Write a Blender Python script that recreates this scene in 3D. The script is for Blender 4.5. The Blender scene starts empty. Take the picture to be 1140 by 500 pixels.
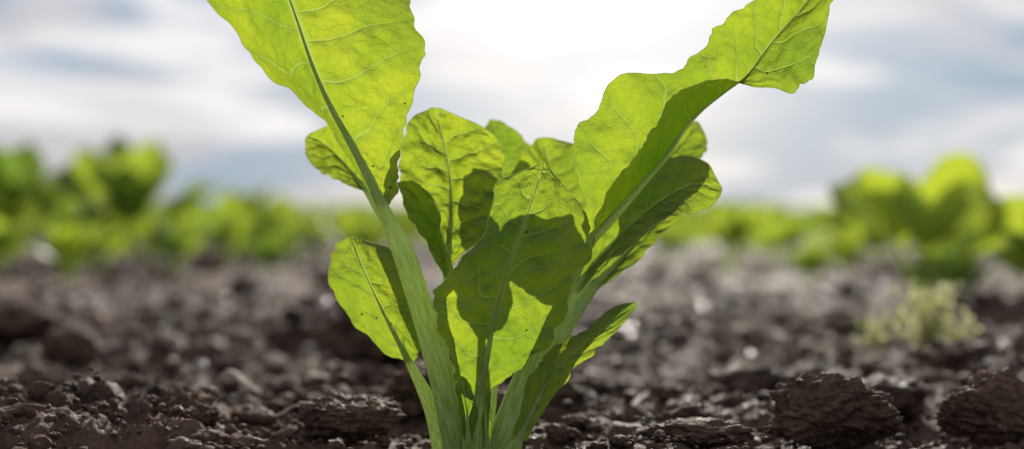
import bpy, bmesh, math, random
import numpy as np
from mathutils import Vector, Matrix
scene = bpy.context.scene
scene.view_settings.view_transform = 'Standard'
scene.view_settings.look = 'None'
scene.view_settings.exposure = 0

# ------------------------------------------------------------------ noise
def h3(ix, iy, iz, seed):
    n = (ix.astype(np.int64)*374761393 + iy.astype(np.int64)*668265263 + iz.astype(np.int64)*1274126177 + seed*982451653) & 0xffffffff
    n = ((n ^ (n >> 13)) * 1274126177) & 0xffffffff
    n = ((n ^ (n >> 16)) * 2246822519) & 0xffffffff
    n = n ^ (n >> 15)
    return (n & 0xffffff) / float(0xffffff)
def vnoise(x, y, z, seed=0):
    x, y, z = np.broadcast_arrays(np.asarray(x, float), np.asarray(y, float), np.asarray(z, float))
    ix, iy, iz = np.floor(x), np.floor(y), np.floor(z)
    fx, fy, fz = x-ix, y-iy, z-iz
    fx = fx*fx*(3-2*fx); fy = fy*fy*(3-2*fy); fz = fz*fz*(3-2*fz)
    flatz = not np.any(fz)
    r = 0
    for a in (0, 1):
        for b in (0, 1):
            for c in ((0,) if flatz else (0, 1)):
                w = (fx if a else 1-fx)*(fy if b else 1-fy)*(fz if c else 1-fz)
                r = r + w*h3(ix+a, iy+b, iz+c, seed)
    return r*2-1
def fbm(x, y, z, octv=4, seed=0):
    r = 0; a = 1.0
    for o in range(octv):
        r = r + a*vnoise(x*2**o, y*2**o, z*2**o, seed+o*17); a *= 0.5
    return r
def bumps(x, y, s, seed):
    X, Y = x/s, y/s
    ix, iy = np.floor(X), np.floor(Y)
    out = np.zeros_like(X)
    zero = np.zeros_like(X)
    for a in (-1, 0, 1):
        for b in (-1, 0, 1):
            cx, cy = ix+a, iy+b
            px = cx+0.15+0.7*h3(cx, cy, zero, seed); py = cy+0.15+0.7*h3(cx, cy, zero, seed+1)
            r = 0.25+0.55*h3(cx, cy, zero, seed+2)**1.5
            d2 = (X-px)**2+(Y-py)**2
            out = np.maximum(out, np.sqrt(np.maximum(0, r*r-d2)))
    return out*s
def bumps3(x, y, z, s, seed):
    X, Y, Z = x/s, y/s, z/s
    ix, iy, iz = np.floor(X), np.floor(Y), np.floor(Z)
    out = np.zeros_like(X)
    for a in (-1, 0, 1):
        for b in (-1, 0, 1):
            for c in (-1, 0, 1):
                cx, cy, cz = ix+a, iy+b, iz+c
                px = cx+0.15+0.7*h3(cx, cy, cz, seed); py = cy+0.15+0.7*h3(cx, cy, cz, seed+1); pz = cz+0.15+0.7*h3(cx, cy, cz, seed+5)
                r = 0.35+0.6*h3(cx, cy, cz, seed+2)
                d2 = (X-px)**2+(Y-py)**2+(Z-pz)**2
                out = np.maximum(out, np.sqrt(np.maximum(0, r*r-d2)))
    return out*s

# ------------------------------------------------------------------ node helper
class NT:
    def __init__(s, tree):
        s.t = tree; s.n = tree.nodes; s.l = tree.links
    def node(s, typ, ins=None, **kw):
        nd = s.n.new(typ)
        for k, v in kw.items(): setattr(nd, k, v)
        if ins:
            for k, v in ins.items():
                sock = nd.inputs[k]
                if isinstance(v, bpy.types.NodeSocket): s.l.new(v, sock)
                else: sock.default_value = v
        return nd
    def math(s, op, a, b=None, c=None, clamp=False):
        nd = s.n.new('ShaderNodeMath'); nd.operation = op; nd.use_clamp = clamp
        for i, v in enumerate((a, b, c)):
            if v is None: continue
            if isinstance(v, bpy.types.NodeSocket): s.l.new(v, nd.inputs[i])
            else: nd.inputs[i].default_value = v
        return nd.outputs[0]
    def mix(s, f, a, b, blend='MIX'):
        nd = s.n.new('ShaderNodeMix'); nd.data_type = 'RGBA'; nd.blend_type = blend
        for i, v in ((0, f), (6, a), (7, b)):
            if isinstance(v, bpy.types.NodeSocket): s.l.new(v, nd.inputs[i])
            else:
                if i > 0 and len(v) == 3: v = (*v, 1)
                nd.inputs[i].default_value = v
        return nd.outputs[2]
    def mr(s, v, a, b, c, d, interp='LINEAR'):
        nd = s.n.new('ShaderNodeMapRange'); nd.interpolation_type = interp
        s.l.new(v, nd.inputs[0])
        for i, x in enumerate((a, b, c, d)): nd.inputs[i+1].default_value = x
        return nd.outputs[0]
def new_mat(name):
    m = bpy.data.materials.new(name); m.use_nodes = True
    m.node_tree.nodes.clear()
    return m, NT(m.node_tree)

# ------------------------------------------------------------------ materials
def leaf_material(name, refl, trans, fac=0.6, detail=True):
    m, N = new_mat(name)
    tc = N.node('ShaderNodeTexCoord')
    if detail:
        ph = N.node('ShaderNodeAttribute', attribute_name='phase').outputs['Fac']
        au = N.node('ShaderNodeAttribute', attribute_name='absu').outputs['Fac']
        pp = N.math('PINGPONG', ph, 0.5)
        wid = N.mr(au, 0, 1, 0.06, 0.014)
        main = N.math('SUBTRACT', 1.0, N.math('DIVIDE', pp, wid), clamp=True)
        halo = N.mr(pp, 0.0, 0.22, 1, 0, 'SMOOTHSTEP')
        mid = N.mr(au, 0.015, 0.06, 1, 0)
        noi = N.node('ShaderNodeTexNoise', {'Vector': tc.outputs['Object'], 'Scale': 90.0, 'Detail': 1.0})
        wv = N.node('ShaderNodeVectorMath', {0: tc.outputs['Object']}, operation='ADD')
        sc = N.node('ShaderNodeVectorMath', {0: noi.outputs['Color'], 3: 0.006}, operation='SCALE')
        N.l.new(sc.outputs[0], wv.inputs[1])
        v1 = N.node('ShaderNodeTexVoronoi', {'Vector': wv.outputs[0], 'Scale': 190.0}, feature='DISTANCE_TO_EDGE')
        v2 = N.node('ShaderNodeTexVoronoi', {'Vector': wv.outputs[0], 'Scale': 560.0}, feature='DISTANCE_TO_EDGE')
        s1 = N.mr(v1.outputs['Distance'], 0, 0.09, 1, 0)
        s2 = N.mr(v2.outputs['Distance'], 0, 0.12, 0.5, 0)
        small = N.math('MAXIMUM', s1, s2)
        major = N.math('MAXIMUM', main, mid)
        big = N.node('ShaderNodeTexNoise', {'Vector': tc.outputs['Object'], 'Scale': 26.0, 'Detail': 4.0}).outputs['Fac']
        bigm = N.mr(big, 0.35, 0.65, 0, 1)
        spk = N.node('ShaderNodeTexVoronoi', {'Vector': tc.outputs['Object'], 'Scale': 150.0}).outputs
        spot = N.math('MULTIPLY', N.mr(spk['Distance'], 0.06, 0.10, 1, 0),
                      N.math('GREATER_THAN', N.node('ShaderNodeSeparateColor', {0: spk['Color']}).outputs[0], 0.84))
        c = N.mix(bigm, [x*0.75 for x in refl], [x*1.25 for x in refl])
        c = N.mix(N.math('MULTIPLY', small, 0.25), c, (0.12, 0.19, 0.05))
        c = N.mix(N.math('MULTIPLY', major, 0.75), c, (0.20, 0.30, 0.09))
        c = N.mix(spot, c, (0.03, 0.02, 0.01))
        t = N.mix(bigm, (trans[0]*0.68, trans[1]*0.80, trans[2]*0.8), (trans[0]*1.2, trans[1]*1.08, trans[2]))
        t = N.mix(N.math('MULTIPLY', halo, 0.28), t, (trans[0]*0.45, trans[1]*0.62, trans[2]))
        t = N.mix(N.math('MULTIPLY', small, 0.22), t, (trans[0]*0.35, trans[1]*0.5, trans[2]*0.6))
        t = N.mix(N.math('MULTIPLY', major, 0.55), t, (0.50, 0.64, 0.14))
        t = N.mix(spot, t, (0.04, 0.02, 0.005))
        hgt = N.math('ADD', N.math('MULTIPLY', small, -0.3), N.math('MULTIPLY', major, -0.9))
        hgt = N.math('ADD', hgt, N.math('MULTIPLY', big, 1.2))
        bmp = N.node('ShaderNodeBump', {'Height': hgt, 'Strength': 0.45, 'Distance': 0.0014})
        nrm = bmp.outputs[0]
    else:
        rn = N.node('ShaderNodeAttribute', attribute_name='rnd').outputs['Fac']
        c = N.mix(rn, [x*0.5 for x in refl], [x*1.3 for x in refl])
        t = N.mix(rn, (trans[0]*0.25, trans[1]*0.42, trans[2]), (trans[0]*1.25, trans[1]*1.15, trans[2]))  # wide dark-to-bright spread puts shading contrast into the leaf colour
        nrm = None
    p = N.node('ShaderNodeBsdfPrincipled', {'Base Color': c, 'Roughness': 0.45})
    p.inputs['Specular IOR Level'].default_value = 0.45
    tr = N.node('ShaderNodeBsdfTranslucent', {'Color': t})
    if nrm:
        N.l.new(nrm, p.inputs['Normal']); N.l.new(nrm, tr.inputs['Normal'])
    mx = N.node('ShaderNodeMixShader', {0: fac, 1: p.outputs[0], 2: tr.outputs[0]})
    N.node('ShaderNodeOutputMaterial', {'Surface': mx.outputs[0]})
    return m

def stem_material(name='beet_stem_mat', fac=0.5):
    m, N = new_mat(name)
    uv = N.node('ShaderNodeUVMap')
    mp = N.node('ShaderNodeMapping', {'Vector': uv.outputs[0], 'Scale': (22, 2.5, 1)})
    n1 = N.node('ShaderNodeTexNoise', {'Vector': mp.outputs[0], 'Scale': 1.0, 'Detail': 3.0}).outputs['Fac']
    f = N.mr(n1, 0.34, 0.66, 0, 1)
    c = N.mix(f, (0.24, 0.35, 0.09), (0.48, 0.60, 0.26))
    t = N.mix(f, (0.55, 0.72, 0.18), (0.85, 0.95, 0.45))
    b = N.node('ShaderNodeBump', {'Height': f, 'Strength': 0.5, 'Distance': 0.001}).outputs[0]
    p = N.node('ShaderNodeBsdfPrincipled', {'Base Color': c, 'Roughness': 0.45, 'Normal': b})
    tr = N.node('ShaderNodeBsdfTranslucent', {'Color': t, 'Normal': b})
    mx = N.node('ShaderNodeMixShader', {0: fac, 1: p.outputs[0], 2: tr.outputs[0]})
    N.node('ShaderNodeOutputMaterial', {'Surface': mx.outputs[0]})
    return m

def soil_material():
    m, N = new_mat('soil_mat')
    tc = N.node('ShaderNodeTexCoord'); o = tc.outputs['Object']
    n1 = N.node('ShaderNodeTexNoise', {'Vector': o, 'Scale': 14.0, 'Detail': 3.0}).outputs['Fac']
    n2 = N.node('ShaderNodeTexNoise', {'Vector': o, 'Scale': 150.0, 'Detail': 6.0, 'Roughness': 0.75}).outputs['Fac']
    v = N.node('ShaderNodeTexVoronoi', {'Vector': o, 'Scale': 420.0}).outputs
    f = N.mr(N.math('ADD', N.math('MULTIPLY', n1, 0.5), N.math('MULTIPLY', n2, 0.5)), 0.40, 0.60, 0, 1)
    c = N.mix(f, (0.036, 0.0205, 0.0135), (0.165, 0.102, 0.070))
    g = N.math('GREATER_THAN', N.node('ShaderNodeSeparateColor', {0: v['Color']}).outputs[0], 0.96)
    gm = N.math('MULTIPLY', g, N.mr(v['Distance'], 0.2, 0.4, 1, 0))
    c = N.mix(N.math('MULTIPLY', gm, 0.7), c, (0.38, 0.29, 0.22))
    sx = N.node('ShaderNodeSeparateXYZ', {0: o})
    far = N.mr(sx.outputs[1], 14, 40, 0, 0.85)
    c = N.mix(far, c, (0.05, 0.085, 0.02))
    h = N.math('ADD', n2, N.math('MULTIPLY', v['Distance'], -0.3))
    b = N.node('ShaderNodeBump', {'Height': h, 'Strength': 1.0, 'Distance': 0.005}).outputs[0]
    p = N.node('ShaderNodeBsdfPrincipled', {'Base Color': c, 'Roughness': N.mr(n2, 0.4, 0.6, 0.5, 0.9), 'Normal': b})
    p.inputs['Specular IOR Level'].default_value = 0.15
    N.node('ShaderNodeOutputMaterial', {'Surface': p.outputs[0]})
    return m
def plain_noise_mat(name, a, b_, rough=0.6, scale=60.0, trans=0.0, spec=0.5):
    m, N = new_mat(name)
    tc = N.node('ShaderNodeTexCoord')
    n = N.node('ShaderNodeTexNoise', {'Vector': tc.outputs['Object'], 'Scale': scale, 'Detail': 3.0}).outputs['Fac']
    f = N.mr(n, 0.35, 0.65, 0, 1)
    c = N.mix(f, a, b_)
    p = N.node('ShaderNodeBsdfPrincipled', {'Base Color': c, 'Roughness': rough})
    p.inputs['Specular IOR Level'].default_value = spec
    out = p.outputs[0]
    if trans:
        tr = N.node('ShaderNodeBsdfTranslucent', {'Color': c})
        out = N.node('ShaderNodeMixShader', {0: trans, 1: p.outputs[0], 2: tr.outputs[0]}).outputs[0]
    N.node('ShaderNodeOutputMaterial', {'Surface': out})
    return m
MAT_LEAF = leaf_material('beet_leaf_mat', (0.038, 0.090, 0.024), (0.40, 0.53, 0.028), 0.64)
MAT_CROP = leaf_material('crop_leaf_mat', (0.05, 0.105, 0.03), (0.44, 0.56, 0.04), 0.58, detail=False)
MAT_STEM = stem_material()
MAT_LIT_RIM = plain_noise_mat('leaf_lit_rim_mat', (0.66, 0.78, 0.26), (0.85, 0.92, 0.48), 0.35, 120, trans=0.75)  # pale colour paints the bright backlit rim of the leaf edges
MAT_SOIL = soil_material()
MAT_STRAW = plain_noise_mat('straw_mat', (0.34, 0.26, 0.19), (0.55, 0.45, 0.35), 0.6)
MAT_GLINT_STONE = plain_noise_mat('glint_pebble_mat', (0.30, 0.25, 0.21), (0.58, 0.52, 0.47), 0.28, spec=1.0)  # light colour stands in for bright glints on the soil
MAT_WEED = plain_noise_mat('weed_mat', (0.46, 0.48, 0.20), (0.7, 0.68, 0.4), 0.6, trans=0.6)

# ------------------------------------------------------------------ mesh utils
def mesh_np(name, verts, faces, mat, smooth=True, attrs=None, uvs=None):
    me = bpy.data.meshes.new(name)
    n, k = faces.shape
    me.vertices.add(len(verts)); me.vertices.foreach_set('co', np.asarray(verts, np.float32).ravel())
    me.loops.add(n*k); me.loops.foreach_set('vertex_index', faces.astype(np.int32).ravel())
    me.polygons.add(n)
    me.polygons.foreach_set('loop_start', np.arange(0, n*k, k, dtype=np.int32))
    me.polygons.foreach_set('loop_total', np.full(n, k, dtype=np.int32))
    me.update(calc_edges=True)
    if smooth: me.polygons.foreach_set('use_smooth', np.ones(n, bool))
    if attrs:
        for an, av in attrs.items():
            a = me.attributes.new(an, 'FLOAT', 'POINT'); a.data.foreach_set('value', np.asarray(av, np.float32).ravel())
    if uvs is not None:
        ul = me.uv_layers.new(name='UVMap')
        ul.data.foreach_set('uv', np.asarray(uvs, np.float32)[faces.ravel()].ravel())
    me.materials.append(mat)
    ob = bpy.data.objects.new(name, me)
    scene.collection.objects.link(ob)
    return ob
def grid_faces(nr, nc, wrap=False):
    i, j = np.meshgrid(np.arange(nr-1), np.arange(nc if wrap else nc-1), indexing='ij')
    j2 = (j+1) % nc
    return np.stack([i*nc+j, i*nc+j2, (i+1)*nc+j2, (i+1)*nc+j], -1).reshape(-1, 4)
def catmull(pts, ts_key, ts):
    pts = np.asarray(pts, float); out = np.zeros((len(ts), pts.shape[1]))
    n = len(pts)
    for q, t in enumerate(ts):
        i = min(max(np.searchsorted(ts_key, t, side='right')-1, 0), n-2)
        t0, t1 = ts_key[i], ts_key[i+1]; s = (t-t0)/(t1-t0)
        p1, p2 = pts[i], pts[i+1]
        m1 = (pts[i+1]-pts[i-1])/(ts_key[i+1]-ts_key[i-1])*(t1-t0) if i > 0 else (p2-p1)
        m2 = (pts[i+2]-pts[i])/(ts_key[i+2]-ts_key[i])*(t1-t0) if i < n-2 else (p2-p1)
        out[q] = (2*s**3-3*s*s+1)*p1+(s**3-2*s*s+s)*m1+(-2*s**3+3*s*s)*p2+(s**3-s*s)*m2
    return out
# plant drawing units: 0.398 mm per unit across the plant, third value = depth in cm
U = 0.000398
def P(p):
    return ((p[0]-570)*U, p[2]*0.01, 0.108+(235-p[1])*U)

def tube(name, pts, radii, mat, nseg=40, nr=16, flat=0.9, groove=0.25, nodes=None):
    pts = np.asarray(pts, float)
    d = np.r_[0, np.cumsum(np.linalg.norm(np.diff(pts, axis=0), axis=1))]; d /= d[-1]
    if nodes: c = pts; ts = d; nseg = len(pts)
    else:
        ts = np.linspace(0, 1, nseg)
        c = catmull(pts, d, ts)
    r = np.interp(ts, d, radii)
    tan = np.gradient(c, axis=0); tan /= np.maximum(np.linalg.norm(tan, axis=1)[:, None], 1e-9)
    ref = np.array([0, -1, 0.2])
    side = np.cross(tan, ref); side /= np.maximum(np.linalg.norm(side, axis=1)[:, None], 1e-9)
    up = np.cross(side, tan)
    th = np.linspace(0, 2*np.pi, nr, endpoint=False)
    rr = 1-groove*np.exp(-((th-np.pi/2)/0.5)**2) + (0.05*np.cos(5*th) if groove else 0)
    V = c[:, None, :] + r[:, None, None]*(side[:, None, :]*(np.cos(th)*rr)[None, :, None] + up[:, None, :]*(flat*np.sin(th)*rr)[None, :, None])
    uv = np.stack(np.broadcast_arrays(np.abs(th/np.pi-1)[None, :], (ts*10)[:, None]), -1).reshape(-1, 2)
    return mesh_np(name, V.reshape(-1, 3), grid_faces(nseg, nr, True), mat, uvs=uv)

def leaf(name, st, pet, pr, parent, seed=0, nveins=7, nu=57, nv=150, wave=0.0022, crinkle=0.0010, ragged=0.07, bow=0.12, mid_r=None, swell=1.2, scal=0.0021, lit_rim=True):
    L = np.array([P(s[0]) for s in st]); M = np.array([P(s[1]) for s in st]); Rr = np.array([P(s[2]) for s in st])
    d = np.r_[0, np.cumsum(np.maximum(np.linalg.norm(np.diff(M, axis=0), axis=1), 1e-4))]
    length = d[-1]; d /= d[-1]
    ts = np.linspace(0, 1, nv)
    l, mm, r = catmull(L, d, ts), catmull(M, d, ts), catmull(Rr, d, ts)
    u = np.linspace(-1, 1, nu)
    jl = 1+ragged*fbm(ts*9, seed*3.1, 0.5, 3, seed); jr = 1+ragged*fbm(ts*9, seed*3.1, 9.5, 3, seed+5)
    au = np.abs(u)
    side = np.where(u[None, :, None] < 0, (l-mm)[:, None, :]*jl[:, None, None], (r-mm)[:, None, :]*jr[:, None, None])
    V = mm[:, None, :] + side*au[None, :, None]
    dv = np.gradient(V, axis=0); du = np.gradient(V, axis=1)
    nrm = np.cross(du, dv); ln = np.linalg.norm(nrm, axis=2, keepdims=True); nrm /= np.maximum(ln, 1e-9)
    avg = nrm.mean(axis=(0, 1)); avg /= np.linalg.norm(avg)
    nrm = nrm*0.6+avg*0.4
    vv, uu = np.meshgrid(ts, u, indexing='ij'); a = np.abs(uu)
    wob = 0.45*fbm(vv*5, uu*2, seed+0.3, 2, seed+3)
    phase = vv*nveins*1.0 - 1.25*a + 0.42*(uu > 0) + wob
    bulge = np.abs(np.sin(np.pi*phase))**0.6
    width = np.linalg.norm(side, axis=2)
    wfac = np.clip(width/0.008, 0, 1)
    env = np.clip(a*6, 0, 1)*(1-0.4*a)*wfac
    disp = crinkle*(bulge-0.6)*env
    disp += crinkle*1.5*fbm(vv*length*150, uu*width*150, seed*1.7, 3, seed+9)*env
    edge = fbm(vv*length*75, np.sign(uu)*3.3, seed*2.2, 2, seed+21)
    disp += wave*edge*a**2.2*wfac
    disp += bow*width*(1-a)*a*2
    V = V+nrm*disp[..., None]
    sc = scal*fbm(vv*length*130, np.sign(uu)*7.7, seed*1.1, 3, seed+31)*a**4*wfac
    sdir = side/np.maximum(width[..., None], 1e-6)
    V = V+sdir*sc[..., None]
    uvs = np.stack([uu*0.5+0.5, vv], -1).reshape(-1, 2)
    ob = mesh_np(name+'_blade', V.reshape(-1, 3), grid_faces(nv, nu), MAT_LEAF, attrs={'phase': phase, 'absu': a}, uvs=uvs)
    ob.parent = parent
    if lit_rim:
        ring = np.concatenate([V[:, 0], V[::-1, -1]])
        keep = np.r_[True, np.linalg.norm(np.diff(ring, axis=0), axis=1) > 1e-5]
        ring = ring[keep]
        mg = tube(name+'_lit_rim', ring, np.full(len(ring), 0.00016), MAT_LIT_RIM, nr=5, groove=0, flat=1, nodes=True)  # thin pale tube added to draw a sunlit rim along the edge
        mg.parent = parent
    pp = [P(q) for q in pet]
    idx = [int(x) for x in np.linspace(0, nv-1, 14)]
    path = pp[:-1] + [tuple(mm[i]) for i in idx[:-1]]
    r0, r1 = pr[0]*swell, pr[1]*swell
    mr0 = mid_r if mid_r else r1*0.6
    rad = list(np.linspace(r0, r1, len(pp)-1)) + [max(0.0002, mr0*(1-(k/13.0))**2.1) for k in range(13)]
    t = tube(name+'_stalk', path, rad, MAT_STEM, nseg=90)
    t.parent = parent
    return ob

plant = bpy.data.objects.new('sugar_beet_plant', None); scene.collection.objects.link(plant)

leaf('tall_leaf', [
 ((418,226,-0.3),(427,230,-0.5),(438,226,-0.3)),
 ((399,197,1.2),(413,200,-0.6),(443,206,-0.4)),
 ((377,165,2.2),(397,168,-0.7),(447,182,-0.5)),
 ((350,127,2.8),(377,132,-0.8),(456,135,-0.6)),
 ((322,99,2.6),(360,97,-0.9),(463,100,-0.6)),
 ((293,82,2.0),(348,66,-1.0),(475,64,-0.5)),
 ((262,42,1.4),(336,30,-1.0),(466,28,-0.3)),
 ((230,-2,1.2),(322,-10,-1.0),(452,-5,0)),
 ((215,-45,1.0),(305,-55,-0.8),(425,-55,0.2)),
 ((225,-95,0.8),(285,-100,-0.5),(365,-105,0.2)),
 ((255,-130,0),(262,-132,0),(270,-132,0))],
 [(510,512,0.3),(496,440,0.1),(474,360,0),(452,290,-0.3),(427,230,-0.5)], (0.0052,0.0042), plant, seed=1, nveins=8, nv=200, nu=81, mid_r=0.0026)
leaf('twisted_leaf', [
 ((650,268,0.6),(655,272,0.5),(661,275,0.4)),
 ((650,222,0.4),(682,243,0.5),(672,226,-0.4)),
 ((638,165,0.4),(712,209,0.5),(696,186,-0.7)),
 ((655,120,0.4),(746,170,0.5),(722,148,-0.8)),
 ((695,88,0.3),(764,142,0.5),(742,116,-0.8)),
 ((742,84,0.3),(786,119,0.5),(772,100,-0.6)),
 ((772,60,0.2),(812,99,0.4),(806,86,-0.4)),
 ((790,48,0.0),(832,84,0.3),(852,98,-0.5)),
 ((815,18,-0.5),(862,44,0.3),(888,96,-0.6)),
 ((845,-8,-0.6),(893,10,0.5),(910,50,-0.4)),
 ((880,-30,-0.3),(915,-18,0.6),(926,0,0.1)),
 ((922,-48,0.5),(927,-48,0.5),(930,-44,0.5))],
 [(552,512,0.2),(576,445,0.2),(603,382,0.3),(630,320,0.4),(655,272,0.5)], (0.0052,0.0036), plant, seed=2, nveins=9, nv=200, nu=71, wave=0.003, mid_r=0.0026, scal=0.0030)
leaf('front_leaf', [
 ((528,436,-0.9),(534,440,-1.0),(544,437,-0.9)),
 ((508,416,-0.9),(537,420,-1.3),(560,421,-0.9)),
 ((497,392,-1.0),(543,392,-1.6),(588,400,-1.0)),
 ((483,350,-1.3),(551,350,-2.0),(614,365,-1.2)),
 ((498,314,-1.6),(561,312,-2.2),(636,325,-1.2)),
 ((513,286,-1.8),(572,277,-2.2),(652,290,-1.1)),
 ((540,258,-1.8),(583,248,-2.1),(654,254,-1.0)),
 ((548,226,-1.6),(592,224,-1.9),(642,226,-1.0)),
 ((556,204,-1.3),(598,204,-1.6),(630,208,-1.0)),
 ((592,188,-1.2),(604,181,-1.3),(612,190,-1.1))],
 [(527,512,-0.3),(528,475,-0.6),(534,440,-1.0)], (0.0048,0.0036), plant, seed=3, nveins=7, nv=190, nu=81, wave=0.0034, crinkle=0.0013, mid_r=0.002, scal=0.0030)
leaf('broad_back_leaf', [
 ((490,294,2.0),(495,296,2.0),(502,294,2.0)),
 ((468,264,2.2),(498,264,2.6),(532,270,2.0)),
 ((450,226,2.6),(499,229,3.2),(549,236,2.2)),
 ((439,184,3.0),(496,190,3.6),(555,200,2.4)),
 ((442,148,3.2),(489,154,4.0),(560,164,2.8)),
 ((458,122,3.6),(482,126,4.2),(530,135,3.4)),
 ((473,113,4.0),(478,112,4.1),(486,114,4.0))],
 [(522,512,0.6),(512,430,1.0),(501,360,1.5),(495,296,2.0)], (0.0042,0.0028), plant, seed=4, nveins=7, crinkle=0.0018, wave=0.0034)
leaf('curled_leaf', [
 ((500,322,1.0),(503,325,1.0),(507,322,1.0)),
 ((478,282,1.2),(492,284,1.5),(500,288,0.6)),
 ((458,248,1.4),(479,250,1.8),(492,248,0.7)),
 ((445,222,1.5),(463,222,1.9),(478,215,0.9)),
 ((440,202,1.6),(447,200,1.7),(455,200,1.5))],
 [(520,512,0.4),(514,420,0.6),(503,325,1.0)], (0.0038,0.0025), plant, seed=5, nveins=5, nv=90, nu=41)
leaf('low_round_leaf', [
 ((449,404,1.0),(454,407,1.0),(460,404,1.0)),
 ((422,394,1.2),(445,387,0.6),(466,394,1.0)),
 ((387,362,1.6),(431,360,0.5),(464,366,1.1)),
 ((365,325,1.8),(416,330,0.6),(458,340,1.2)),
 ((360,298,1.8),(403,303,0.8),(459,310,1.6)),
 ((370,276,1.6),(394,283,1.1),(432,280,1.8)),
 ((383,265,1.4),(388,264,1.4),(398,266,1.5))],
 [(494,512,0.6),(480,460,0.8),(454,407,1.0)], (0.0043,0.0032), plant, seed=6, nveins=6, crinkle=0.0009, mid_r=0.0018)
leaf('left_back_leaf', [
 ((396,212,3.8),(400,213,3.8),(406,210,3.8)),
 ((366,200,4.0),(380,190,4.4),(400,172,4.0)),
 ((343,188,4.2),(360,168,4.8),(378,140,4.2)),
 ((326,166,4.6),(340,152,5.0),(354,134,4.4)),
 ((322,148,5),(324,145,5),(328,142,5))],
 [(514,512,0.8),(490,430,1.5),(464,345,2.4),(437,275,3.1),(400,213,3.8)], (0.0038,0.0024), plant, seed=7, nveins=5, nv=90, nu=41)
leaf('arching_leaf', [
 ((636,326,1.6),(640,329,1.6),(646,330,1.6)),
 ((652,282,2.2),(668,292,2.2),(684,292,1.2)),
 ((684,234,2.8),(706,254,2.6),(724,259,1.4)),
 ((724,188,3.4),(745,222,2.8),(757,238,1.8)),
 ((762,172,3.6),(782,204,2.9),(784,236,2.2)),
 ((798,180,3.4),(804,206,3.0),(806,224,2.6)),
 ((814,206,3.1),(816,208,3.1),(815,211,3.1))],
 [(556,512,0.5),(588,432,0.9),(618,370,1.3),(640,329,1.6)], (0.0042,0.003), plant, seed=8, nveins=7, wave=0.003)
leaf('inner_back_leaf', [
 ((640,272,5),(643,274,5),(648,272,5)),
 ((600,240,5.4),(634,236,5.8),(664,238,5.4)),
 ((574,200,5.8),(622,198,6.4),(664,192,5.8)),
 ((580,168,6.2),(612,168,6.8),(654,156,6.4)),
 ((600,146,6.8),(606,144,6.9),(618,144,6.8))],
 [(545,512,1),(586,415,2.4),(622,335,4),(643,274,5)], (0.004,0.0026), plant, seed=9, nveins=6, nv=100, nu=51, wave=0.004)
leaf('far_back_leaf', [
 ((556,280,7),(560,282,7),(566,280,7)),
 ((532,240,7.4),(562,240,7.8),(590,240,7.4)),
 ((520,190,7.8),(556,190,8.4),(596,186,7.8)),
 ((524,150,8.4),(548,150,8.8),(590,150,8.4)),
 ((540,120,9),(546,118,9),(556,122,9))],
 [(535,512,1.2),(545,420,3),(556,340,5.5),(560,282,7)], (0.004,0.0024), plant, seed=10, nveins=6, nv=90, nu=51, wave=0.004)
leaf('right_back_leaf', [
 ((697,240,5.2),(701,243,5.2),(706,242,5.2)),
 ((712,190,5.8),(733,200,6.2),(758,202,5.6)),
 ((742,150,6.2),(765,166,6.6),(800,176,6.0)),
 ((774,132,6.6),(788,142,6.8),(812,152,6.6)),
 ((796,124,7),(799,124,7),(803,128,7))],
 [(560,512,1.2),(614,410,2.6),(664,312,4.2),(701,243,5.2)], (0.0038,0.0022), plant, seed=11, nveins=5, nv=90, nu=41)
leaf('low_back_leaf', [
 ((662,322,3.8),(665,326,3.8),(670,328,3.8)),
 ((682,280,4.6),(700,292,4.4),(708,300,3.8)),
 ((712,246,5.0),(728,262,4.8),(742,268,4.2)),
 ((748,228,5.4),(757,240,5.2),(768,247,4.8)),
 ((778,226,5.6),(780,228,5.6),(781,231,5.6))],
 [(558,512,1.0),(596,430,1.8),(636,365,2.8),(665,326,3.8)], (0.0038,0.0028), plant, seed=12, nveins=5, nv=90, nu=41, mid_r=0.0026)
leaf('narrow_low_leaf', [
 ((572,482,-0.3),(578,488,-0.4),(586,490,-0.5)),
 ((583,448,-0.3),(593,456,-0.6),(603,458,-0.7)),
 ((592,418,-0.3),(607,427,-0.7),(622,430,-0.8)),
 ((606,396,-0.3),(624,403,-0.8),(642,408,-0.9)),
 ((636,376,-0.2),(650,384,-0.7),(666,384,-0.9)),
 ((678,346,0.0),(682,356,-0.4),(692,360,-0.6)),
 ((707,336,0.0),(709,338,0.0),(709,341,0))],
 [(566,515,0),(572,500,-0.2),(578,488,-0.4)], (0.0042,0.0034), plant, seed=13, nveins=7, wave=0.0012, mid_r=0.0016, lit_rim=False)
leaf('heart_leaf', [
 ((518,486,-1.0),(522,488,-1.2),(527,486,-1.0)),
 ((512,455,-1.1),(521,455,-1.5),(531,458,-1.0)),
 ((508,430,-1.2),(518,432,-1.7),(529,435,-1.1)),
 ((512,415,-1.5),(516,414,-1.6),(521,418,-1.4))],
 [(523,515,-0.4),(522,500,-0.8),(522,488,-1.2)], (0.0028,0.002), plant, seed=14, nveins=4, nv=60, nu=31, wave=0.001)
leaf('heart_leaf_small', [
 ((540,492,-0.6),(543,494,-0.7),(547,492,-0.6)),
 ((535,465,-0.7),(541,465,-1.0),(548,468,-0.6)),
 ((536,438,-0.3),(541,436,-0.6),(547,440,-0.3)),
 ((539,425,0),(542,424,0),(544,426,0))],
 [(537,515,-0.2),(541,505,-0.5),(543,494,-0.7)], (0.003,0.002), plant, seed=15, nveins=4, nv=60, nu=31, wave=0.001)
bm = bmesh.new(); bmesh.ops.create_icosphere(bm, subdivisions=4, radius=1)
V = np.array([v.co[:] for v in bm.verts])
n = fbm(V[:,0]*2, V[:,1]*2, V[:,2]*2, 3, 5)
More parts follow.
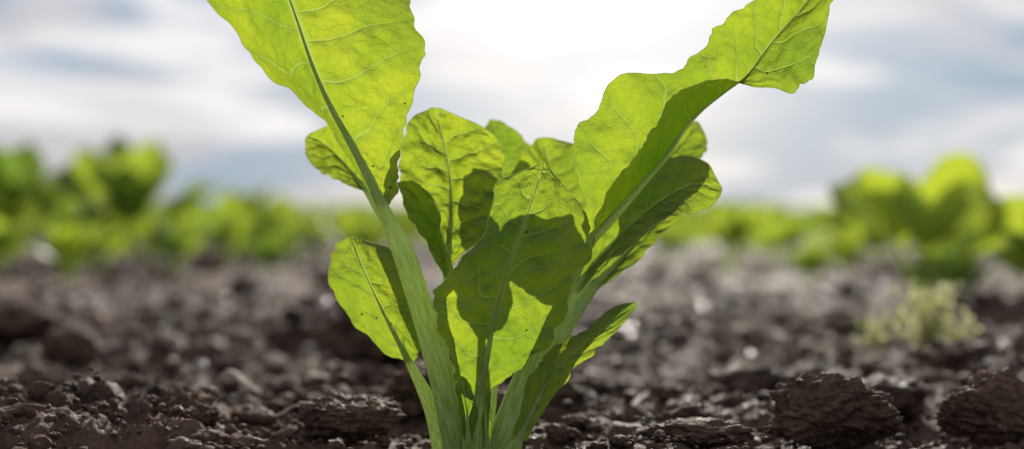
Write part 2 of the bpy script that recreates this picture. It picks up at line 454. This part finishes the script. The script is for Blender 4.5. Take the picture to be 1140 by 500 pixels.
for v, q in zip(bm.verts, n):
    v.co = Vector((v.co.x*0.017*(1+0.15*q)-0.0135, v.co.y*0.014*(1+0.15*q)+0.002, v.co.z*0.016-0.013))
me = bpy.data.meshes.new('crown'); bm.to_mesh(me); bm.free(); me.materials.append(MAT_STEM)
for p in me.polygons: p.use_smooth = True
cr = bpy.data.objects.new('beet_crown', me); scene.collection.objects.link(cr); cr.parent = plant

# ------------------------------------------------------------------ ground
def ground_h(x, y, detail=None):
    wx = x+0.02*fbm(x*14, y*14, 0.0, 4, 40); wy = y+0.02*fbm(x*14, y*14, 5.0, 4, 50)
    h = 0.010*fbm(x*3.2, y*3.2, 0, 3, 60)
    if detail is None: detail = np.zeros_like(x)
    def fade(s): return np.clip((s-detail*1.6)/s, 0, 1)
    m = np.clip(0.45+0.9*fbm(x*5, y*5, 3.0, 2, 70), 0.0, 1.2)
    h = h + bumps(wx, wy, 0.085, 100)*0.36*m*fade(0.085)
    h = h + bumps(wx+3, wy+1, 0.034, 110)*0.55*m*fade(0.034)
    h = h + bumps(wx+7, wy+2, 0.014, 120)*0.75*fade(0.014)
    h = h + bumps(wx+9, wy+5, 0.007, 130)*0.8*fade(0.007)
    h = h + 0.0034*fbm(x*75, y*75, 0, 4, 80)*fade(0.02)
    r = np.sqrt((x+0.015)**2+(y)**2)
    flat = np.clip((r-0.03)/0.12, 0, 1)
    h = (h-0.011)*(0.25+0.75*flat) - 0.003*(1-flat)
    return h
xs = list(np.arange(-0.6, 0.6, 0.0025)); s = 0.003; x = 0.6
while x < 400: xs.append(x); s *= 1.05; x += s
xl = []; s = 0.003; x = -0.6
while x > -400:
    s *= 1.05; x -= s; xl.append(x)
xs = np.array(sorted(xl)+xs)
ys = []; y = -0.12
while y < 900:
    ys.append(y); dd = y+0.63
    y += 0.0036*dd if dd < 5 else 0.03*dd
yb = []; y = -0.12; s = 0.003
while y > -60: s *= 1.09; y -= s; yb.append(y)
ys = np.array(sorted(yb)+ys)
X, Y = np.meshgrid(xs, ys)
dx = np.gradient(xs)[None, :]; dy = np.gradient(ys)[:, None]
det = np.maximum(np.broadcast_to(dx, X.shape), np.broadcast_to(dy, X.shape))
H = ground_h(X, Y, det)
G = np.stack([X, Y, H], -1).reshape(-1, 3)
print('ground verts', len(G))
mesh_np('soil_ground', G, grid_faces(len(ys), len(xs)), MAT_SOIL)

def ico(sub):
    b = bmesh.new(); bmesh.ops.create_icosphere(b, subdivisions=sub, radius=1)
    v = np.array([q.co[:] for q in b.verts]); f = np.array([[w.index for w in q.verts] for q in b.faces]); b.free(); return v, f
ICO = {k: ico(k) for k in (2, 3, 4, 6)}
def clod_shape(sub, seed, amp=0.35):
    v, f = ICO[sub]
    o = seed*1.37
    n = fbm(v[:,0]*1.3+o, v[:,1]*1.3, v[:,2]*1.3, 4, seed)
    rs = np.random.default_rng(seed)
    w = v*(1+amp*n[:, None])
    for k in range(7):
        d = rs.normal(size=3); d /= np.linalg.norm(d); t = rs.uniform(0.65, 0.95)
        p = w@d; over = np.maximum(0, p-t); w = w-d*(over*0.6)[:, None]
    if sub >= 4:
        n2 = fbm(w[:,0]*6+o, w[:,1]*6, w[:,2]*6, 4 if sub > 4 else 2, seed+3)
        lump = bumps3(w[:,0]+o, w[:,1], w[:,2], 0.42, seed+9)
        w = w*(1+0.09*n2[:, None]+0.5*lump[:, None])
        if sub > 4:
            lump2 = bumps3(w[:,0]+o, w[:,1], w[:,2], 0.16, seed+19)
            w = w*(1+0.7*lump2[:, None])
    elif sub >= 3:
        w = w*(1+0.18*fbm(w[:,0]*3.5+o, w[:,1]*3.5, w[:,2]*3.5, 2, seed+3)[:, None])
    return w, f
def big_clod(name, px, d, w, h, dep, seed, sink=0.3):
    v, f = clod_shape(6, seed)
    g = v*np.array([w/2, dep/2, h/(2-sink)])*0.85 + np.array([px, d, h/(2-sink)*(1-sink)])
    mesh_np(name, g, f, MAT_SOIL)
big_clod('soil_clod', 0.152, 0.035, 0.058, 0.028, 0.04, 21)
big_clod('soil_clod', 0.088, 0.03, 0.05, 0.011, 0.03, 22)
big_clod('soil_clod', 0.232, 0.05, 0.046, 0.027, 0.035, 23)
big_clod('soil_clod', -0.080, 0.05, 0.046, 0.020, 0.035, 24)
big_clod('soil_clod', -0.160, 0.06, 0.034, 0.020, 0.03, 25)
big_clod('soil_clod', -0.222, 0.01, 0.03, 0.015, 0.025, 26)
big_clod('soil_clod', -0.045, 0.16, 0.05, 0.026, 0.05, 28)
big_clod('soil_clod', 0.30, 0.30, 0.06, 0.024, 0.06, 29)
big_clod('soil_clod', -0.10, 0.45, 0.09, 0.04, 0.07, 30)
big_clod('soil_clod', -0.42, 0.55, 0.09, 0.035, 0.07, 31)
def scatter(name, n, mat, smin, smax, sub, ymin, ymax, seed, flat=0.75, powr=3.0, up=0.12):
    rs = np.random.default_rng(seed)
    VS, FS = [], []; off = 0
    tmpl = [clod_shape(sub, 200+seed+k) for k in range(10)]
    d = (ymin+0.63)*((ymax+0.63)/(ymin+0.63))**rs.random(n); yy = d-0.63
    xx = (rs.random(n)*2-1)*(0.42*d+0.15)
    hh = ground_h(xx, yy)
    for i in range(n):
        v, f = tmpl[i % 10]
        s = smin+(smax-smin)*rs.random()**powr
        if abs(xx[i]+0.015) < 0.035 and abs(yy[i]) < 0.03: continue
        a = rs.random()*6.28; ca, sa = math.cos(a), math.sin(a)
        sc = s*(0.75+0.5*rs.random(3)); sc[2] *= flat
        w = v*sc/2
        w = np.stack([w[:,0]*ca-w[:,1]*sa, w[:,0]*sa+w[:,1]*ca, w[:,2]], -1)+np.array([xx[i], yy[i], hh[i]+sc[2]*up])
        VS.append(w); FS.append(f+off); off += len(w)
    return mesh_np(name, np.concatenate(VS), np.concatenate(FS), mat)
scatter('soil_clods', 340, MAT_SOIL, 0.012, 0.038, 4, 0.05, 4.5, 1, powr=2.2)
scatter('soil_lumps', 2400, MAT_SOIL, 0.004, 0.013, 3, -0.08, 3.0, 5, powr=2)
scatter('soil_crumbs', 11000, MAT_SOIL, 0.0015, 0.005, 2, -0.05, 1.2, 2, powr=2)
scatter('glint_pebbles', 620, MAT_GLINT_STONE, 0.004, 0.014, 2, 0.45, 2.6, 3, flat=0.7, powr=2, up=0.3)  # pale glossy stones added to make out-of-focus highlights on the soil

# ------------------------------------------------------------------ background crop
def crop(name, plants, nl_v=9, nl_u=5, seed=0):
    rs = np.random.default_rng(seed)
    VS, FS, RN = [], [], []; off = 0
    F = grid_faces(nl_v, nl_u)
    s = np.linspace(0, 1, nl_v); u = np.linspace(-1, 1, nl_u)
    for (px, py, h, nleaf) in plants:
        z0 = 0.0
        a0 = rs.random()*6.28
        pr = rs.random()
        for k in range(nleaf):
            inner = k/nleaf
            az = a0+k*2.4+rs.normal()*0.25
            th0 = math.radians(8+35*(1-inner)*rs.uniform(0.5, 1.2)); curl = math.radians(rs.uniform(5, 75)*(1.1-0.6*inner))
            Ln = h*rs.uniform(0.85, 1.12)*(0.8+0.25*inner)/math.cos(th0*0.8+curl*0.25)
            wd = Ln*rs.uniform(0.15, 0.25)
            b = rs.uniform(0.34, 0.46)
            sb = np.clip((s-b)/(1-b), 0, 1)
            prof = 0.05+np.where(s > b, np.sin(np.pi*sb**0.75)**0.75, 0)*0.97
            prof[-1] = 0.04
            th = th0+curl*s**1.6
            r = np.r_[0, np.cumsum((np.sin(th)[1:]+np.sin(th)[:-1])/2)]*Ln/(nl_v-1)
            z = np.r_[0, np.cumsum((np.cos(th)[1:]+np.cos(th)[:-1])/2)]*Ln/(nl_v-1)
            tw = rs.normal()*0.7*s
            fold = rs.uniform(0.1, 0.9)
            ss, uu = np.meshgrid(s, u, indexing='ij')
            lat = uu*(wd*prof)[:, None]
            nd = np.abs(uu)*(wd*prof)[:, None]*fold + wd*0.2*np.sin(ss*19+np.sign(uu)*2+k)*np.abs(uu)**2*(prof > 0.1)[:, None]
            latx = lat*np.cos(tw)[:, None]-nd*np.sin(tw)[:, None]; nd = lat*np.sin(tw)[:, None]+nd*np.cos(tw)[:, None]
            rr = r[:, None]-nd*np.cos(th)[:, None]; zz = z[:, None]+nd*np.sin(th)[:, None]
            ca, sa = math.cos(az), math.sin(az)
            VS.append(np.stack([px+rr*ca-latx*sa, py+rr*sa+latx*ca, z0+zz], -1).reshape(-1, 3))
            FS.append(F+off); off += nl_v*nl_u
            RN.append(np.full(nl_v*nl_u, np.clip(0.35*pr+0.65*rs.random(), 0, 1)))
    return mesh_np(name, np.concatenate(VS), np.concatenate(FS), MAT_CROP, attrs={'rnd': np.concatenate(RN)})
rs = np.random.default_rng(5)
near, far = [], []
ang = math.radians(17)
for i in range(-180, 200):
    for j in range(-10, 120):
        a = i*0.17+rs.normal()*0.03; b = j*0.38+rs.normal()*0.025
        x = a*math.cos(ang)+b*math.sin(ang); y = -a*math.sin(ang)+b*math.cos(ang)
        d = y+0.63
        if d < 1.2 or d > 30: continue
        rt = x/d
        if abs(rt) > 0.5: continue
        dm = np.interp(rt, [-0.5, -0.3, -0.1, 0, 0.15, 0.22, 0.30, 0.5], [1.8, 1.9, 2.3, 3.0, 2.3, 1.75, 1.45, 1.3])
        if d < dm: continue
        if rs.random() < 0.08: continue
        if d > 10 and rs.random() < 0.55: continue
        h = rs.uniform(0.07, 0.145)
        if rt < -0.1 and d < 4: h *= 0.9
        if rt > 0.15 and d < 2.2: h *= 0.8
        if d < 7: near.append((x, y, h, rs.integers(8, 12)))
        else: far.append((x, y, h*1.15, 7))
print('plants', len(near), len(far))
crop('beet_crop_rows', near, 9, 5, 1)
crop('beet_crop_field', far, 6, 3, 2)
def bgplant(px, py, h, nl, seed):
    crop('young_beet_plant', [(px, py, h, nl)], 17, 9, seed)
bgplant(-0.80, 2.35, 0.25, 10, 31)
bgplant(-1.06, 2.4, 0.25, 10, 32)
bgplant(-0.60, 2.6, 0.16, 11, 33)
bgplant(0.50, 1.12, 0.19, 6, 41)
bgplant(0.62, 1.0, 0.105, 9, 35)
bgplant(0.50, 0.95, 0.07, 8, 36)

# ------------------------------------------------------------------ weed and straw
def weed(name, px, py, h, n, seed):
    rs = np.random.default_rng(seed); VS, FS = [], []; off = 0
    for k in range(n):
        az = rs.random()*6.28; th = rs.uniform(0.1, 1.0); L = h*rs.uniform(0.5, 1.1)
        s = np.linspace(0, 1, 7); t = th*(0.4+0.8*s)
        r = np.cumsum(np.sin(t))*L/7; z = np.cumsum(np.cos(t))*L/7
        w = L*0.05*(1-s)**0.4+0.0004
        ca, sa = math.cos(az), math.sin(az)
        c = np.stack([px+r*ca, py+r*sa, z+0.0], -1)
        sd = np.array([-sa, ca, 0.2])
        V = np.stack([c-sd*w[:, None], c+sd*w[:, None]], 1).reshape(-1, 3)
        VS.append(V); FS.append(grid_faces(7, 2)+off); off += 14
        for m_ in range(11):
            i = rs.integers(2, 7); p = c[i]; dd = rs.normal(size=3); dd /= np.linalg.norm(dd); e = np.cross(dd, rs.normal(size=3)); e /= np.linalg.norm(e)
            l = h*rs.uniform(0.08, 0.2)
            VS.append(np.array([p, p+dd*l*0.5+e*l*0.3, p+dd*l, p+dd*l*0.5-e*l*0.3])); FS.append(np.array([[0,1,2,3]])+off); off += 4
    return mesh_np(name, np.concatenate(VS), np.concatenate(FS), MAT_WEED)
weed('weed_tuft', 0.300, 0.40, 0.056, 24, 1)
weed('weed_tuft', 0.272, 0.44, 0.032, 14, 2)
weed('weed_tuft', 0.330, 0.42, 0.036, 18, 3)
def gz(x, y): return float(ground_h(np.array([x]), np.array([y]))[0])
def straw(x0, y0, x1, y1, lift, r):
    pts = []
    for t in (0, .33, .66, 1):
        x = x0+(x1-x0)*t; y = y0+(y1-y0)*t
        pts.append((x, y, gz(x, y)+0.006+lift*math.sin(t*3.1)+0.002*math.sin(t*9)))
    tube('straw_stalk', pts, [r, r, r*.8, r*.4], MAT_STRAW, 24, 8)
straw(-0.182, 0.24, -0.145, 0.19, 0.012, 0.0017)
straw(-0.13, 0.09, -0.10, 0.10, 0.004, 0.0008)
straw(0.02, 0.30, 0.05, 0.27, 0.004, 0.0012)

# ------------------------------------------------------------------ light
EL, AZ = math.radians(23), math.radians(6)
sv = Vector((math.sin(AZ)*math.cos(EL), math.cos(AZ)*math.cos(EL), math.sin(EL)))
sun = bpy.data.lights.new('sun', 'SUN'); sun.energy = 5.0; sun.angle = math.radians(0.5); sun.color = (1, 0.93, 0.82)
so = bpy.data.objects.new('sun', sun); so.rotation_euler = sv.to_track_quat('Z', 'Y').to_euler(); scene.collection.objects.link(so)

w = bpy.data.worlds.new('World'); scene.world = w; w.use_nodes = True
w.node_tree.nodes.clear(); N = NT(w.node_tree)
sky = N.node('ShaderNodeTexSky', sky_type='NISHITA', sun_disc=False, sun_elevation=EL, sun_rotation=AZ)
bg1 = N.node('ShaderNodeBackground', {'Color': sky.outputs[0], 'Strength': 0.05})
tc = N.node('ShaderNodeTexCoord'); g = tc.outputs['Generated']
mp = N.node('ShaderNodeMapping', {'Vector': g, 'Location': (2.3, 0.4, 0.2), 'Rotation': (0, math.radians(-10), 0), 'Scale': (5.0, 5.0, 15)})
c1 = N.node('ShaderNodeTexNoise', {'Vector': mp.outputs[0], 'Scale': 1.0, 'Detail': 6.0, 'Roughness': 0.52, 'Distortion': 0.5}).outputs['Fac']
mp2 = N.node('ShaderNodeMapping', {'Vector': g, 'Location': (4.3, 1.4, 2.2), 'Rotation': (0, math.radians(8), 0), 'Scale': (6, 6, 26)})
c2 = N.node('ShaderNodeTexNoise', {'Vector': mp2.outputs[0], 'Scale': 1.0, 'Detail': 5.0, 'Distortion': 0.6}).outputs['Fac']
dt = N.node('ShaderNodeVectorMath', {0: g, 1: Vector((math.sin(math.radians(3.5))*math.cos(math.radians(11)), math.cos(math.radians(3.5))*math.cos(math.radians(11)), math.sin(math.radians(11))))}, operation='DOT_PRODUCT').outputs['Value']
glow = N.math('POWER', N.math('MAXIMUM', dt, 0.0), 75.0)
mask = N.mr(c1, 0.42, 0.58, 0.0, 1, 'SMOOTHSTEP')
shade = N.mr(c2, 0.45, 0.61, 0.0, 1.0, 'SMOOTHSTEP')
cc = N.mix(mask, (0.31, 0.43, 0.57), (0.60, 0.60, 0.65))
cc = N.mix(N.math('MULTIPLY', shade, 0.88), cc, (1.02, 0.99, 1.0))
cc = N.mix(glow, cc, (1.15, 1.12, 1.12))
bg2 = N.node('ShaderNodeBackground', {'Color': cc, 'Strength': 1.0})
mx = N.node('ShaderNodeMixShader', {0: 0.90, 1: bg1.outputs[0], 2: bg2.outputs[0]})
N.node('ShaderNodeOutputWorld', {'Surface': mx.outputs[0]})

# ------------------------------------------------------------------ camera
cam = bpy.data.cameras.new('camera'); co = bpy.data.objects.new('camera', cam); scene.collection.objects.link(co)
cam.lens = 50; cam.sensor_width = 36; cam.clip_start = 0.01; cam.clip_end = 3000
co.location = (0, -0.63, 0.108); co.rotation_euler = (math.radians(90-0.54), 0, 0)
cam.dof.use_dof = True; cam.dof.focus_distance = 0.622; cam.dof.aperture_fstop = 3.8
scene.camera = co
